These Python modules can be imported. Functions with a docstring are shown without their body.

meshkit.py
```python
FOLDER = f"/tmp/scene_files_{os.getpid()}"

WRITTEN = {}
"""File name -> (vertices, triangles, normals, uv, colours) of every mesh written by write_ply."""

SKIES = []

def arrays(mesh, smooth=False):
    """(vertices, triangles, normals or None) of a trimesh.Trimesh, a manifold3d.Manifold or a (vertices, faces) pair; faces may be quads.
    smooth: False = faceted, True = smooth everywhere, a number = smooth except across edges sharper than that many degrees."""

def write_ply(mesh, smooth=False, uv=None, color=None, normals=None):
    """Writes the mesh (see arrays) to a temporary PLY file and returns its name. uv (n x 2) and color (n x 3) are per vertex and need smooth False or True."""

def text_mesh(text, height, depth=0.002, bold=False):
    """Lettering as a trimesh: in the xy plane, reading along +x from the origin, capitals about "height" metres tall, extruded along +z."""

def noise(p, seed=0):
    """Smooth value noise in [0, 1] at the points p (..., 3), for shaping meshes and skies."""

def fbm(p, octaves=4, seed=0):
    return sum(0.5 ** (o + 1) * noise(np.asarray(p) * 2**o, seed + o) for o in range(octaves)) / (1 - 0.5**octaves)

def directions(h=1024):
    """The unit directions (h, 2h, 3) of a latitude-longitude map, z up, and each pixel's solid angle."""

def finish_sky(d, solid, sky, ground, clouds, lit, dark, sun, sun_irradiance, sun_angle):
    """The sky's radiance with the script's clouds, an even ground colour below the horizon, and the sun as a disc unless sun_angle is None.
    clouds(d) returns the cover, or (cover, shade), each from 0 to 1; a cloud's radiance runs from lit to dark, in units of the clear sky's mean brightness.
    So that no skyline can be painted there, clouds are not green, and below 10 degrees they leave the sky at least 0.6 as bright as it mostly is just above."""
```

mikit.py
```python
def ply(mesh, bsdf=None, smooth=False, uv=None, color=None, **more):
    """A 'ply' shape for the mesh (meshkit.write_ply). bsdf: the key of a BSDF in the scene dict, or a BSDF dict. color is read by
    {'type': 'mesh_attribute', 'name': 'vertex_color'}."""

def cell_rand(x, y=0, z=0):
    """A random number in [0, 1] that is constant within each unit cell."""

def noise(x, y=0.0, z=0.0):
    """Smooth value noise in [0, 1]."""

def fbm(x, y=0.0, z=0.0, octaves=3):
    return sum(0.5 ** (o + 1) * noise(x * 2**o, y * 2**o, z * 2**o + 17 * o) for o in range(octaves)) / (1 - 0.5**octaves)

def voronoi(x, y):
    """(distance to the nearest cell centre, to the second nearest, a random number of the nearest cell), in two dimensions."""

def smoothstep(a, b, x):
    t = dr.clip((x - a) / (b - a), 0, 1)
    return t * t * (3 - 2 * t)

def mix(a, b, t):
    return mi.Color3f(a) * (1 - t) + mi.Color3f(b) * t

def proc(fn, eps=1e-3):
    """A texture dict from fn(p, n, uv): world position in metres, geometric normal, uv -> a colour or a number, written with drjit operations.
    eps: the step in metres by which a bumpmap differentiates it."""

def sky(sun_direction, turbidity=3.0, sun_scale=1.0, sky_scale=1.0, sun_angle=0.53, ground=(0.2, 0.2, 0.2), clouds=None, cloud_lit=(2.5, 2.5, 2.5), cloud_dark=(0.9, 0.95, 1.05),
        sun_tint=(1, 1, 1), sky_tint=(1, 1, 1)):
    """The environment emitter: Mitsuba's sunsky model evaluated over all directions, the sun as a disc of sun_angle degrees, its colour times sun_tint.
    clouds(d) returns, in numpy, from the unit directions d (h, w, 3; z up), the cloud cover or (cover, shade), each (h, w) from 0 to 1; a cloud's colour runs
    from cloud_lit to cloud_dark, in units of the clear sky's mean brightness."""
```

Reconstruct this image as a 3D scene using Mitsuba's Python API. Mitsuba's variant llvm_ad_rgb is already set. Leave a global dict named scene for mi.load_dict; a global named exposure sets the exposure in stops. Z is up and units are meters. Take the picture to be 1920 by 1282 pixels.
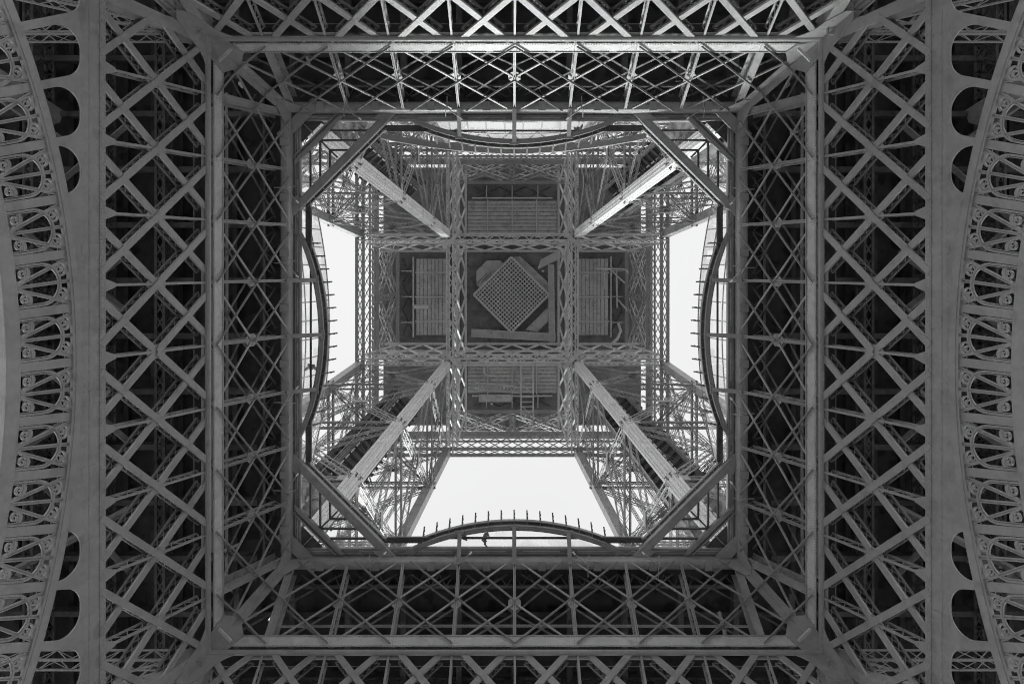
import math, random
import numpy as np, trimesh, mitsuba as mi, drjit as dr
import mikit, meshkit
from shapely.geometry import Polygon, LineString, box as sbox
from shapely.ops import unary_union
from shapely import affinity

random.seed(7)
RNG = np.random.default_rng(11)
T4 = mi.ScalarTransform4f
scene, labels = {'type': 'scene'}, {}

# ------------------------------------------------------------------ camera, sky, exposure
# metres; the origin is on the tower's axis at eye level (the ground is 1.6 m lower); +x = right in the picture, +y = down in it, +z = up
CAM = np.array([-0.24, -4.5, 0.0])
FOC = 1600.0                                   # focal length in pixels of the 1920 px wide photograph
scene['camera'] = {'type': 'perspective', 'fov': 2 * math.degrees(math.atan(960 / FOC)), 'fov_axis': 'x',
                   'to_world': T4().look_at(origin=CAM.tolist(), target=(CAM + [0, 0, 10]).tolist(), up=[0, -1, 0]),
                   'principal_point_offset_x': (960 - 957.1) / 1920, 'principal_point_offset_y': (641 - 495.9) / 1282,
                   'near_clip': 0.1, 'far_clip': 3000.0}
SUN = [-0.20, 1.0, 0.42]
def hazy(d):                                    # thin white overcast, brighter towards the horizon
    return np.ones(d.shape[:2]), np.clip(np.clip(d[..., 2] / 0.8, 0, 1) ** 0.7 - 0.10 * (meshkit.fbm(d * [2.2, 3.4, 2.2] + 4, 4) - 0.35), 0, 1)
scene['sky'] = mikit.sky(SUN, turbidity=3, sun_scale=0.75, sun_angle=12, sun_tint=(0.735, 1.0, 1.64), clouds=hazy, cloud_lit=(4.2, 4.2, 4.2), cloud_dark=(1.72, 1.72, 1.72))
exposure = 2.8

# ------------------------------------------------------------------ materials (painted iron in greys, as the photograph is black and white)
def grey(v): return mi.Color3f(v)
def iron_fn(base, amp, f=1.0):
    def fn(p, n, uv):
        big = mikit.fbm(p.x * 0.55 * f, p.y * 0.55 * f, p.z * 0.55 * f, octaves=3)
        fine = mikit.fbm(p.x * 5.0 * f + 9, p.y * 5.0 * f, p.z * 5.0 * f, octaves=2)
        streak = mikit.fbm(p.x * 3.1 * f, p.y * 3.1 * f + 5, p.z * 0.30 * f, octaves=3)
        stain = mikit.smoothstep(0.56, 0.74, mikit.fbm(p.x * 1.3 + 31, p.y * 1.3, p.z * 1.3, octaves=3))
        return grey(base * (1 + amp * 1.6 * (big - 0.5) + amp * 0.9 * (fine - 0.5) + amp * 1.0 * (streak - 0.5)) * (1 - 0.35 * amp * 2 * stain))
    return fn
def principled(fn, rough=0.5, spec=0.4, metal=0.0):
    return {'type': 'twosided', 'bsdf': {'type': 'principled', 'base_color': mikit.proc(fn), 'roughness': rough, 'specular': spec, 'metallic': metal}}
scene['iron'] = principled(iron_fn(0.285, 0.22), 0.42, 0.5)
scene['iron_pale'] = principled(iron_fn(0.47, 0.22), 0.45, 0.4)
scene['iron_upper'] = principled(iron_fn(0.52, 0.14), 0.5, 0.4)      # paint is lighter higher up; paleness also carries light on the inner columns
scene['iron_dark'] = principled(iron_fn(0.09, 0.6), 0.6, 0.3)  # dark iron; on rear and recessed members its tone carries their shade
scene['iron_backlit'] = principled(iron_fn(0.15, 0.4), 0.55, 0.35)  # iron darkened so the leg bracing reads as backlit against the sky
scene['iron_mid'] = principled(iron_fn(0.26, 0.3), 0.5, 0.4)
scene['girder_soffit'] = principled(iron_fn(0.19, 0.4, 0.5), 0.7, 0.2)
scene['iron_shaded'] = principled(iron_fn(0.11, 0.6), 0.6, 0.3)  # same iron, with the shade of rear and recessed parts in its colour
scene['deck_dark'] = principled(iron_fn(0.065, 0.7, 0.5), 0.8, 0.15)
scene['panel_grey'] = principled(iron_fn(0.48, 0.30, 0.7), 0.6, 0.3)
scene['paving'] = principled(iron_fn(0.28, 0.3, 0.5), 0.9, 0.1)
scene['gravel'] = principled(iron_fn(0.20, 0.5, 0.4), 0.95, 0.1)
scene['white_enamel'] = {'type': 'twosided', 'bsdf': {'type': 'principled', 'base_color': {'type': 'rgb', 'value': [.75, .75, .75]}, 'roughness': 0.3}}
scene['cloth'] = {'type': 'twosided', 'bsdf': {'type': 'diffuse', 'reflectance': {'type': 'rgb', 'value': [.06, .06, .06]}}}
scene['skin'] = {'type': 'twosided', 'bsdf': {'type': 'diffuse', 'reflectance': {'type': 'rgb', 'value': [.35, .35, .35]}}}
def smudge(p, n, uv):
    return mi.Float(0.05) + 0.28 * mikit.smoothstep(0.45, 0.8, mikit.fbm(p.x * 1.1, p.y * 1.1, p.z * 0.4, octaves=3))
scene['floor_glass'] = {'type': 'blendbsdf', 'weight': mikit.proc(smudge),
                        'a': {'type': 'thindielectric', 'int_ior': 1.5},
                        'b': {'type': 'principledthin', 'base_color': {'type': 'rgb', 'value': [.8, .8, .8]}, 'diff_trans': 1.2, 'roughness': 0.7}}
scene['window_glass'] = {'type': 'thindielectric', 'int_ior': 1.5}

# ------------------------------------------------------------------ mesh helpers
def vec(*a): return np.array(a, float)
def unit(v):
    v = np.asarray(v, float); return v / np.maximum(np.linalg.norm(v, axis=-1, keepdims=True), 1e-12)
QUADS = np.array([[0, 1, 5, 4], [1, 2, 6, 5], [2, 3, 7, 6], [3, 0, 4, 7], [3, 2, 1, 0], [4, 5, 6, 7]])
TRIS = np.vstack([QUADS[:, [0, 1, 2]], QUADS[:, [0, 2, 3]]])
SIDES = np.vstack([QUADS[:4][:, [0, 1, 2]], QUADS[:4][:, [0, 2, 3]]])

class MB:
    def __init__(self): self.v, self.f, self.n = [], [], 0
    def raw(self, v, f):
        self.v.append(np.asarray(v, float)); self.f.append(np.asarray(f, int) + self.n); self.n += len(v); return self
    def bars(self, P, Q, up, w, h, caps=True):
        """box bars from the points P to Q: w across, h along up"""
        P, Q = np.atleast_2d(np.asarray(P, float)), np.atleast_2d(np.asarray(Q, float))
        if not len(P): return self
        d = unit(Q - P); u = np.broadcast_to(np.asarray(up, float), P.shape)
        a = unit(np.cross(d, u)); b = np.cross(a, d)
        A, B = a * (w / 2), b * (h / 2)
        c = np.stack([P - A - B, P + A - B, P + A + B, P - A + B, Q - A - B, Q + A - B, Q + A + B, Q - A + B], 1)
        t = TRIS if caps else SIDES
        self.raw(c.reshape(-1, 3), (t[None] + (np.arange(len(P)) * 8)[:, None, None]).reshape(-1, 3)); return self
    bar = bars
    def box(self, lo, hi):
        x0, y0, z0 = lo; x1, y1, z1 = hi
        return self.raw([[x0, y0, z0], [x1, y0, z0], [x1, y1, z0], [x0, y1, z0], [x0, y0, z1], [x1, y0, z1], [x1, y1, z1], [x0, y1, z1]], TRIS)
    def plate(self, poly, n0, n1):
        for g in getattr(poly, 'geoms', [poly]):
            if g.is_empty or g.area < 1e-6: continue
            m = trimesh.creation.extrude_polygon(g, n1 - n0, engine='earcut'); m.apply_translation([0, 0, n0])
            self.raw(m.vertices, m.faces)
        return self
    def sweep(self, loops, closed=False):
        """loops (k, m, 3): k rings of m corners joined to a skin with end caps"""
        L = np.asarray(loops, float); k, m = L.shape[:2]; f = []
        for i in range(k - 1 + closed):
            a, b = i * m, ((i + 1) % k) * m
            for j in range(m):
                j2 = (j + 1) % m; f += [[a + j, a + j2, b + j2], [a + j, b + j2, b + j]]
        if not closed:
            for j in range(1, m - 1):
                f += [[0, j + 1, j], [(k - 1) * m, (k - 1) * m + j, (k - 1) * m + j + 1]]
        return self.raw(L.reshape(-1, 3), f)
    def ribbon(self, pts, w, n0, n1, axes=None):
        """a flat bar that follows the 2-D polyline pts (in the first two axes), w wide, from n0 to n1 in the third"""
        p = np.asarray(pts, float); d = unit(np.gradient(p, axis=0)); nn = np.stack([-d[:, 1], d[:, 0]], 1)
        w = np.broadcast_to(np.asarray(w, float), (len(p),))[:, None] / 2
        a, b = p + nn * w, p - nn * w
        z = lambda q, n: np.concatenate([q, np.full((len(q), 1), n)], 1)
        return self.sweep(np.stack([z(a, n0), z(b, n0), z(b, n1), z(a, n1)], 1))
    def tube(self, pts, r, k=8):
        p = np.asarray(pts, float); d = unit(np.gradient(p, axis=0))
        ref = np.where(np.abs(d[:, 2:3]) > 0.9, vec(1, 0, 0), vec(0, 0, 1)); a = unit(np.cross(d, ref)); b = np.cross(d, a)
        th = np.arange(k) / k * 2 * np.pi; r = np.broadcast_to(np.asarray(r, float), (len(p),))[:, None, None]
        return self.sweep(p[:, None] + r * (a[:, None] * np.cos(th)[None, :, None] + b[:, None] * np.sin(th)[None, :, None]))
    def studs(self, P, N, r, h):
        """rivet heads: little pyramids at P standing along N"""
        P = np.atleast_2d(P)
        if not len(P): return self
        N = unit(np.broadcast_to(np.asarray(N, float), P.shape)); ref = np.where(np.abs(N[:, 2:3]) > .9, vec(1, 0, 0), vec(0, 0, 1))
        a = unit(np.cross(N, ref)); b = np.cross(N, a)
        c = np.stack([P + a * r, P + b * r, P - a * r, P - b * r, P + N * h], 1)
        t = np.array([[0, 1, 4], [1, 2, 4], [2, 3, 4], [3, 0, 4]])
        return self.raw(c.reshape(-1, 3), (t[None] + (np.arange(len(P)) * 5)[:, None, None]).reshape(-1, 3))
    def laced(self, P, Q, up, w, h, step, chord=0.09, lace=0.05, sides='wh', double=False):
        """built-up lattice member: four angle bars at the corners of a w x h section and zigzag lacing on its faces"""
        P, Q = np.asarray(P, float), np.asarray(Q, float); L = np.linalg.norm(Q - P); d = (Q - P) / L
        a = unit(np.cross(d, up)); b = np.cross(a, d); A, B = a * (w / 2), b * (h / 2)
        cs = [-A - B, A - B, A + B, -A + B]
        self.bars([P + c for c in cs], [Q + c for c in cs], up, chord, chord)
        n = max(2, int(round(L / step))); t = np.linspace(0, 1, n + 1)[:, None]; X = P + t * (Q - P)
        pairs = []
        if 'w' in sides: pairs += [(0, 1), (3, 2)]
        if 'h' in sides: pairs += [(1, 2), (0, 3)]
        for i, j in pairs:
            s = np.where(np.arange(n + 1)[:, None] % 2 == 0, cs[i], cs[j]); q = X + s
            up2 = b if (i, j) in ((0, 1), (3, 2)) else a
            self.bars(q[:-1], q[1:], up2, lace, lace * 0.5, caps=False)
            if double:
                s = np.where(np.arange(n + 1)[:, None] % 2 == 1, cs[i], cs[j]); q = X + s
                self.bars(q[:-1], q[1:], up2, lace, lace * 0.5, caps=False)
        return self
    def mesh(self): return (np.vstack(self.v), np.vstack(self.f))

USED = {}
def numbered(k):
    n = USED.get(k, -1) + 1; USED[k] = n
    return k if n == 0 else f'{k}_{n:03d}'
def thing(name, label, cat, group=None):
    k = numbered(name); labels[k] = {'label': label, 'category': cat}
    if group: labels[k]['group'] = group
    return k
def put(holder, name, mb, mat, M=None, smooth=False, **more):
    k = numbered(f'{holder}__{name}' if holder else name)
    d = mb if isinstance(mb, dict) else mikit.ply(mb.mesh() if isinstance(mb, MB) else mb, mat, smooth=smooth)
    scene[k] = {**d, **({'to_world': T4(np.asarray(M).tolist())} if M is not None else {})}
    if more: labels[k] = more
    return k
class Template:
    """parts that several things share: built once, then stamped under each thing's key with its own matrix"""
    def __init__(self): self.items, self.used = [], {}
    def add(self, name, mb, mat, parent=None, smooth=False, **more):
        p = f'{parent}__{name}' if parent else name
        n = self.used.get(p, -1) + 1; self.used[p] = n; p = p if n == 0 else f'{p}_{n:03d}'
        self.items.append((p, mb if isinstance(mb, dict) else mikit.ply(mb.mesh(), mat, smooth=smooth), more)); return p
    def stamp(self, holder, M):
        for p, d, more in self.items:
            scene[f'{holder}__{p}'] = {**d, 'to_world': T4(np.asarray(M).tolist())}
            if more: labels[f'{holder}__{p}'] = dict(more)

def rotz(k):
    c, s = [(1, 0), (0, 1), (-1, 0), (0, -1)][k % 4]
    return np.array([[c, -s, 0, 0], [s, c, 0, 0], [0, 0, 1, 0], [0, 0, 0, 1]], float)
MIRY = np.diag([1., -1, 1, 1])
# sides: 0 left, 1 top, 2 right, 3 bottom (as in the picture); corners: 0 top left, 1 top right, 2 bottom right, 3 bottom left
SIDE = ['left', 'upper', 'right', 'lower']
CORNER = ['upper left', 'upper right', 'lower right', 'lower left']

# The tower's inner faces lean inwards. Local frame of a face: t along it, s up its slope, n out of it towards the ground.
ES, EZ = 0.3989, 0.9170
X0, Z0 = 19.93, 40.9
FACE = np.array([[0, ES, EZ, -X0], [1, 0, 0, 0], [0, EZ, -ES, Z0], [0, 0, 0, 1]], float)      # (t, s, n) -> left side
def face_m(k): return rotz(k) @ FACE
def edge(s): return X0 - ES * s                                  # half width of the face at s
P_ = 3.5                                                         # panel pitch

# ------------------------------------------------------------------ ground
g = MB()
N = 40; xs = np.sign(np.linspace(-1, 1, N)) * np.abs(np.linspace(-1, 1, N)) ** 2 * 900
gx, gy = np.meshgrid(xs, xs); gv = np.stack([gx.ravel(), gy.ravel(), np.full(gx.size, -1.6)], 1)
gi = np.arange(N * N).reshape(N, N)
g.raw(gv, np.vstack([np.stack([gi[:-1, :-1], gi[:-1, 1:], gi[1:, 1:]], -1).reshape(-1, 3), np.stack([gi[:-1, :-1], gi[1:, 1:], gi[1:, :-1]], -1).reshape(-1, 3)]))
put(None, 'ground', g, 'gravel', kind='structure')

# ------------------------------------------------------------------ lattice girder A: from the spandrel plate up to the ring
SA, SB = 0.0, 7.08                        # foot and head of the lattice
def P2(t, s, n=0.0): return vec(t, s, n)
def clip_t(a, b, tmax):
    """cut the segment a-b (t, s) so that |t| <= tmax"""
    ls = LineString([a, b]).intersection(sbox(-tmax, -99, tmax, 99))
    return None if ls.is_empty or ls.geom_type != 'LineString' else list(ls.coords)
def clip_edge(a, b, inset=0.12):
    poly = Polygon([(-(edge(6) - inset), 6), (edge(6) - inset, 6), (edge(15.5) - inset, 15.5), (-(edge(15.5) - inset), 15.5)])
    ls = LineString([a, b]).intersection(poly)
    return None if ls.is_empty or ls.geom_type != 'LineString' else list(ls.coords)

RIM_TOP = -1.01                             # s of the arch's crown
R_OUT, R_IN = 37.0, 36.45
SC = RIM_TOP - R_OUT
DEL = 2.42 / 35.2                           # angle from one fan to the next
A = Template()
# spandrel plate with the round-ended openings above the arch
sp = Polygon([(-19.2, 0.28), (19.2, 0.28), (20.1, -0.6), (24.5, -9.5), (-24.5, -9.5), (-20.1, -0.6)])
sp = sp.difference(LineString([(0, SC), (0, SC)]).buffer(R_OUT - 0.3, quad_segs=180))
top_s = -1.06
for k in range(3, 9):
    for sg in (-1, 1):
        a0, a1 = (k + .075) * DEL, (k + .925) * DEL
        far = lambda a: (sg * (top_s - SC) * math.tan(a), top_s)
        near = lambda a: (sg * (R_OUT - 5) * math.sin(a), SC + (R_OUT - 5) * math.cos(a))
        sp = sp.difference(Polygon([near(a0), far(a0), far(a1), near(a1)]).buffer(-.98, quad_segs=16).buffer(.98, quad_segs=16))
A.add('spandrel_plate', MB().plate(sp, -0.06, 0.0), 'iron')
# flange strips on the spandrel plate
for s0, s1, n in ((-0.02, 0.30, 0.055), (-0.62, -0.02, 0.012)):
    A.add('edge_strip', MB().plate(sbox(-19.3, s0, 19.3, s1), 0.001, n), 'iron')
for i in range(-5, 6):
    t = P_ * i + 1.75
    A.add('joint_strip', MB().plate(sbox(t - .22, -1.02, t + .22, -.63), .001, .016).plate(sbox(t - .25, -.60, t + .25, -.03), .013, .03), 'iron')
A.add('rear_chord', MB().plate(sbox(-19.2, -0.2, 19.2, 0.25), -0.95, -0.80), 'iron')
# end posts beside the legs
for sg in (-1, 1):
    m = MB().bars([P2(sg * 17.55, .2, -.35)], [P2(sg * 16.95, SB, -.35)], [0, 0, 1], 0.62, 0.8)
    A.add('end_post', m, 'iron')
# diagonals: front plate, rear plate and laced webs between
DEP = 0.68
def diagonal(a, b, front):
    n = 0.075 if front else 0.0
    a, b = np.array(a), np.array(b); d = unit(b - a); q = vec(-d[1], d[0]); W = .345
    m = MB()
    m.bars([P2(*a, n - .025)], [P2(*b, n - .025)], [0, 0, 1], W, .05)
    rear = MB().bars([P2(*a, n - DEP)], [P2(*b, n - DEP)], [0, 0, 1], W * .9, .05)
    for sg in (-1, 1):                      # raised edge angles
        o = sg * q * (W / 2 - .03)
        m.bars([P2(*(a + o), n - .09)], [P2(*(b + o), n - .09)], [0, 0, 1], .04, .12)
        rear.bars([P2(*(a + o), n - DEP + .09)], [P2(*(b + o), n - DEP + .09)], [0, 0, 1], .04, .12)
    k = A.add('diagonal', m, 'iron'); A.add('rear_plate', rear, 'iron_shaded', parent=k)
    L = np.linalg.norm(b - a); c = max(2, int(L / .52)); t = np.linspace(0, 1, c + 1)[:, None]; X = a + t * (b - a); w = MB()
    for sg in (-1, 1):
        o = sg * q * (W / 2 - .035)
        hi = np.hstack([X + o, np.full((c + 1, 1), n - .12)]); lo = np.hstack([X + o, np.full((c + 1, 1), n - DEP + .1)])
        w.bars(hi[:-1], lo[1:], [*q, 0], .055, .025, caps=False); w.bars(lo[:-1], hi[1:], [*q, 0], .055, .025, caps=False)
    A.add('lacing', w, 'iron_shaded', parent=k)
for i in range(-5, 6):
    for sg in (-1, 1):                       # sg: which way it leans
        a, b = (P_ * (i - sg * .82), SA + .05), (P_ * (i + sg * .82), SB)
        mid = (P_ * i, (SA + SB) / 2)
        if abs(i) == 5:
            seg = clip_t(a, b, 17.3)
            if seg: diagonal(seg[0], seg[1], (sg > 0) == (i > 0))
            continue
        if i == 0:
            diagonal(a, mid, False); diagonal(mid, b, True)
        else: diagonal(a, b, (sg > 0) == (i > 0))
# bars across at every panel point, with gussets
for i in range(-4, 5):
    t = P_ * i
    m = MB()
    for o in (-.045, .045):
        m.bars([P2(t + o, .25, -.06)], [P2(t + o, SB, -.06)], [0, 0, 1], .03, .10)
    m.bars([P2(t, .25, -.02)], [P2(t, SB, -.02)], [0, 0, 1], .10, .03)
    m.bars([P2(t, .25, -.7)], [P2(t, SB, -.7)], [0, 0, 1], .12, .05)
    k = A.add('cross_bar', m, 'iron')
    zz = MB(); c = 14; ss = np.linspace(.3, SB, c + 1)
    q = np.stack([np.full(c + 1, t), ss, np.where(np.arange(c + 1) % 2, -.1, -.68)], 1); zz.bars(q[:-1], q[1:], [1, 0, 0], .04, .04, caps=False)
    A.add('lacing', zz, 'iron', parent=k)
    A.add('gusset', MB().plate(Polygon([(t - .34, .27), (t + .34, .27), (t + .10, .95), (t - .10, .95)]), -.045, -.004), 'iron')
    mid = (SA + SB) / 2
    hexa = Polygon([(t - .12, mid - .62), (t + .12, mid - .62), (t + .36, mid - .25), (t + .36, mid + .25), (t + .12, mid + .62), (t - .12, mid + .62), (t - .36, mid + .25), (t - .36, mid - .25)])
    A.add('gusset', MB().plate(hexa, -.10, -.055), 'iron')
    A.add('gusset', MB().plate(sbox(t - .85, SB - .28, t + .85, SB + .02), -.13, -.085), 'iron')
# rivets
rv = MB()
tt = np.arange(-19, 19.01, .16)
for s, step, n in ((.22, 1, .056), (.06, 1, .056), (-.10, 1, .013), (-.56, 1, .013), (-.88, 2, .001)):
    rv.studs(np.stack([tt[::step], np.full(len(tt[::step]), s), np.full(len(tt[::step]), n)], 1), [0, 0, 1], .046, .04)
for i in range(-5, 6):
    for c in range(4):
        for r in range(6):
            rv.studs([P2(P_ * i + 1.75 - .3 + .2 * c, .02 - .12 * r, .056 if r == 0 else .014)], [0, 0, 1], .03, .025)
A.add('rivet_rows', rv, 'iron', kind='stuff')
for k in range(4):
    th = thing('lattice_girder', ['wide inclined girder of crossed box diagonals beside the left arch', 'brightly lit crossed box diagonals cut off by the upper edge of the picture',
                                  'wide inclined girder of crossed box diagonals beside the right arch', 'dark crossed box diagonals cut off by the lower edge of the picture'][k], 'girder')
    A.stamp(th, face_m(k))

# ------------------------------------------------------------------ the ring chord
Rg = Template()
def band(s0, s1, n0, n1, inset=0.0):
    return Polygon([(-(edge(s0) - inset), s0), (edge(s0) - inset, s0), (edge(s1) - inset, s1), (-(edge(s1) - inset), s1)])
lo = MB()                                   # rounded lower flange, proud of the face
prof = [(6.98, -.02), (6.98, .12), (7.04, .18), (7.13, .20), (7.22, .18), (7.26, .0), (7.26, -.02)]
L = []
for sg in (-1, 1):
    L.append([[sg * (edge(s) + .92 * n * .435 * 0 + 0), s, n] for s, n in prof])
lo.sweep(L)
Rg.add('lower_flange', lo, 'iron', smooth=40)
Rg.add('recess', MB().plate(band(7.26, 7.60, 0, 0), -.22, -.17), 'iron_dark')  # shade of the groove put into the dark iron
Rg.add('web_plate', MB().plate(band(7.60, 8.32, 0, 0), -.04, .02), 'iron_pale')  # paler than its neighbours: the light it catches is painted in
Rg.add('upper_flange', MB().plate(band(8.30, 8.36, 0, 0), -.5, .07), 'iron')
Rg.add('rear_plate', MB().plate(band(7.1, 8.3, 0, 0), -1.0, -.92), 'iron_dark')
for i in range(-4, 5):
    pl = MB().plate(sbox(P_ * i + 1.2, 7.60, P_ * i + 1.62, 8.28), .021, .04)
    for o in (-.14, 0, .14): pl.plate(sbox(P_ * i + 1.41 + o - .02, 7.6, P_ * i + 1.41 + o + .02, 8.28), .04, .065)
    Rg.add('splice_plate', pl, 'iron_pale')
rv = MB(); tt = np.arange(-16.3, 16.31, .15)
rv.studs(np.stack([tt, np.full(len(tt), 7.66), np.full(len(tt), .021)], 1), [0, 0, 1], .046, .04)
rv.studs(np.stack([tt, np.full(len(tt), 8.24), np.full(len(tt), .021)], 1), [0, 0, 1], .03, .025)
for i in range(-4, 5):
    for c in (-.12, .12):
        for s in (7.78, 7.9, 8.02, 8.14): rv.studs([P2(P_ * i + c, s, .021)], [0, 0, 1], .035, .03)
    for c in range(1, 6):
        for sg in (-1, 1): rv.studs([P2(P_ * i + sg * (.15 + .13 * c), 7.78 + .085 * c, .021)], [0, 0, 1], .032, .028)
Rg.add('rivet_rows', rv, 'iron', kind='stuff')
for k in range(4):
    th = thing('ring_beam', ['vertical riveted beam left of the opening, between coarse and fine lattice', 'bright riveted beam along the upper side of the ring',
                             'vertical riveted beam right of the opening, between coarse and fine lattice', 'grey riveted beam along the lower side of the ring'][k], 'beam')
    Rg.stamp(th, face_m(k))

# ------------------------------------------------------------------ fine lattice B: from the ring up to the floor
B = Template()
SLO, SHI = 7.95, 13.95
def rod(a, b, n, w=.11, name='rod'):
    a, b = np.array(a), np.array(b)
    m = MB().bars([P2(*a, n)], [P2(*b, n)], [0, 0, 1], w, .03)
    if n > 0: m.bars([P2(*a, n + .05)], [P2(*b, n + .05)], [0, 0, 1], .03, .10)
    else: m.bars([P2(*a, n - .06)], [P2(*b, n - .06)], [0, 0, 1], .03, .10)
    return m
for layer, off in (('rod', 0.0), ('rear_rod', -.92)):
    for i in range(-6, 7):
        for sg in (-1, 1):
            a, b = (P_ * (i - sg * 1.0), 7.70 if layer == 'rod' else 8.3), (P_ * (i + sg * .87), SHI + .15)
            mid = (P_ * i, (SLO + SHI) / 2 - .1)
            segs = [((a, mid), False), ((mid, b), True)] if i == 0 else [((a, b), (sg > 0) == (i > 0))]
            for (p, q), fr in segs:
                if not fr: p = (np.array(p) + (np.array(q) - p) * (8.36 - p[1]) / (q[1] - p[1])) if p[1] < 8.36 else p
                c = clip_edge(tuple(p), tuple(q))
                if c is None or math.dist(c[0], c[1]) < .6: continue
                if layer == 'rod': B.add('rod', rod(c[0], c[1], .13 if fr else -.03), 'iron_dark' if False else 'iron')
                else: B.add('rear_rod', MB().bars([P2(*c[0], off)], [P2(*c[1], off)], [0, 0, 1], .13, .05), 'iron_shaded')
for i in range(-4, 5):
    t = P_ * i; w = .16 if abs(i) < 4 else .46
    top = SHI + .1
    m = MB().bars([P2(t, 8.36, -.06)], [P2(t, top, -.06)], [0, 0, 1], w, .04)
    for o in (-w / 2 + .02, w / 2 - .02): m.bars([P2(t + o, 8.36, .0)], [P2(t + o, top, .0)], [0, 0, 1], .035, .12)
    m.bars([P2(t, 8.36, -.92)], [P2(t, top, -.92)], [0, 0, 1], w, .05)
    k = B.add('post', m, 'iron')
    zz = MB(); c = 12; ss = np.linspace(8.4, top, c + 1)
    q = np.stack([np.full(c + 1, t), ss, np.where(np.arange(c + 1) % 2, -.08, -.9)], 1); zz.bars(q[:-1], q[1:], [1, 0, 0], .035, .035, caps=False)
    B.add('lacing', zz, 'iron', parent=k)
    if abs(i) < 4:
        mid = (SLO + SHI) / 2 - .1; r = .38 if i == 0 else .30
        hexa = Polygon([(t - r * .4, mid - r * 1.25), (t + r * .4, mid - r * 1.25), (t + r, mid - r * .6), (t + r, mid + r * .6), (t + r * .4, mid + r * 1.25), (t - r * .4, mid + r * 1.25), (t - r, mid + r * .6), (t - r, mid - r * .6)])
        B.add('gusset', MB().plate(hexa, -.115, -.085), 'iron')
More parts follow.
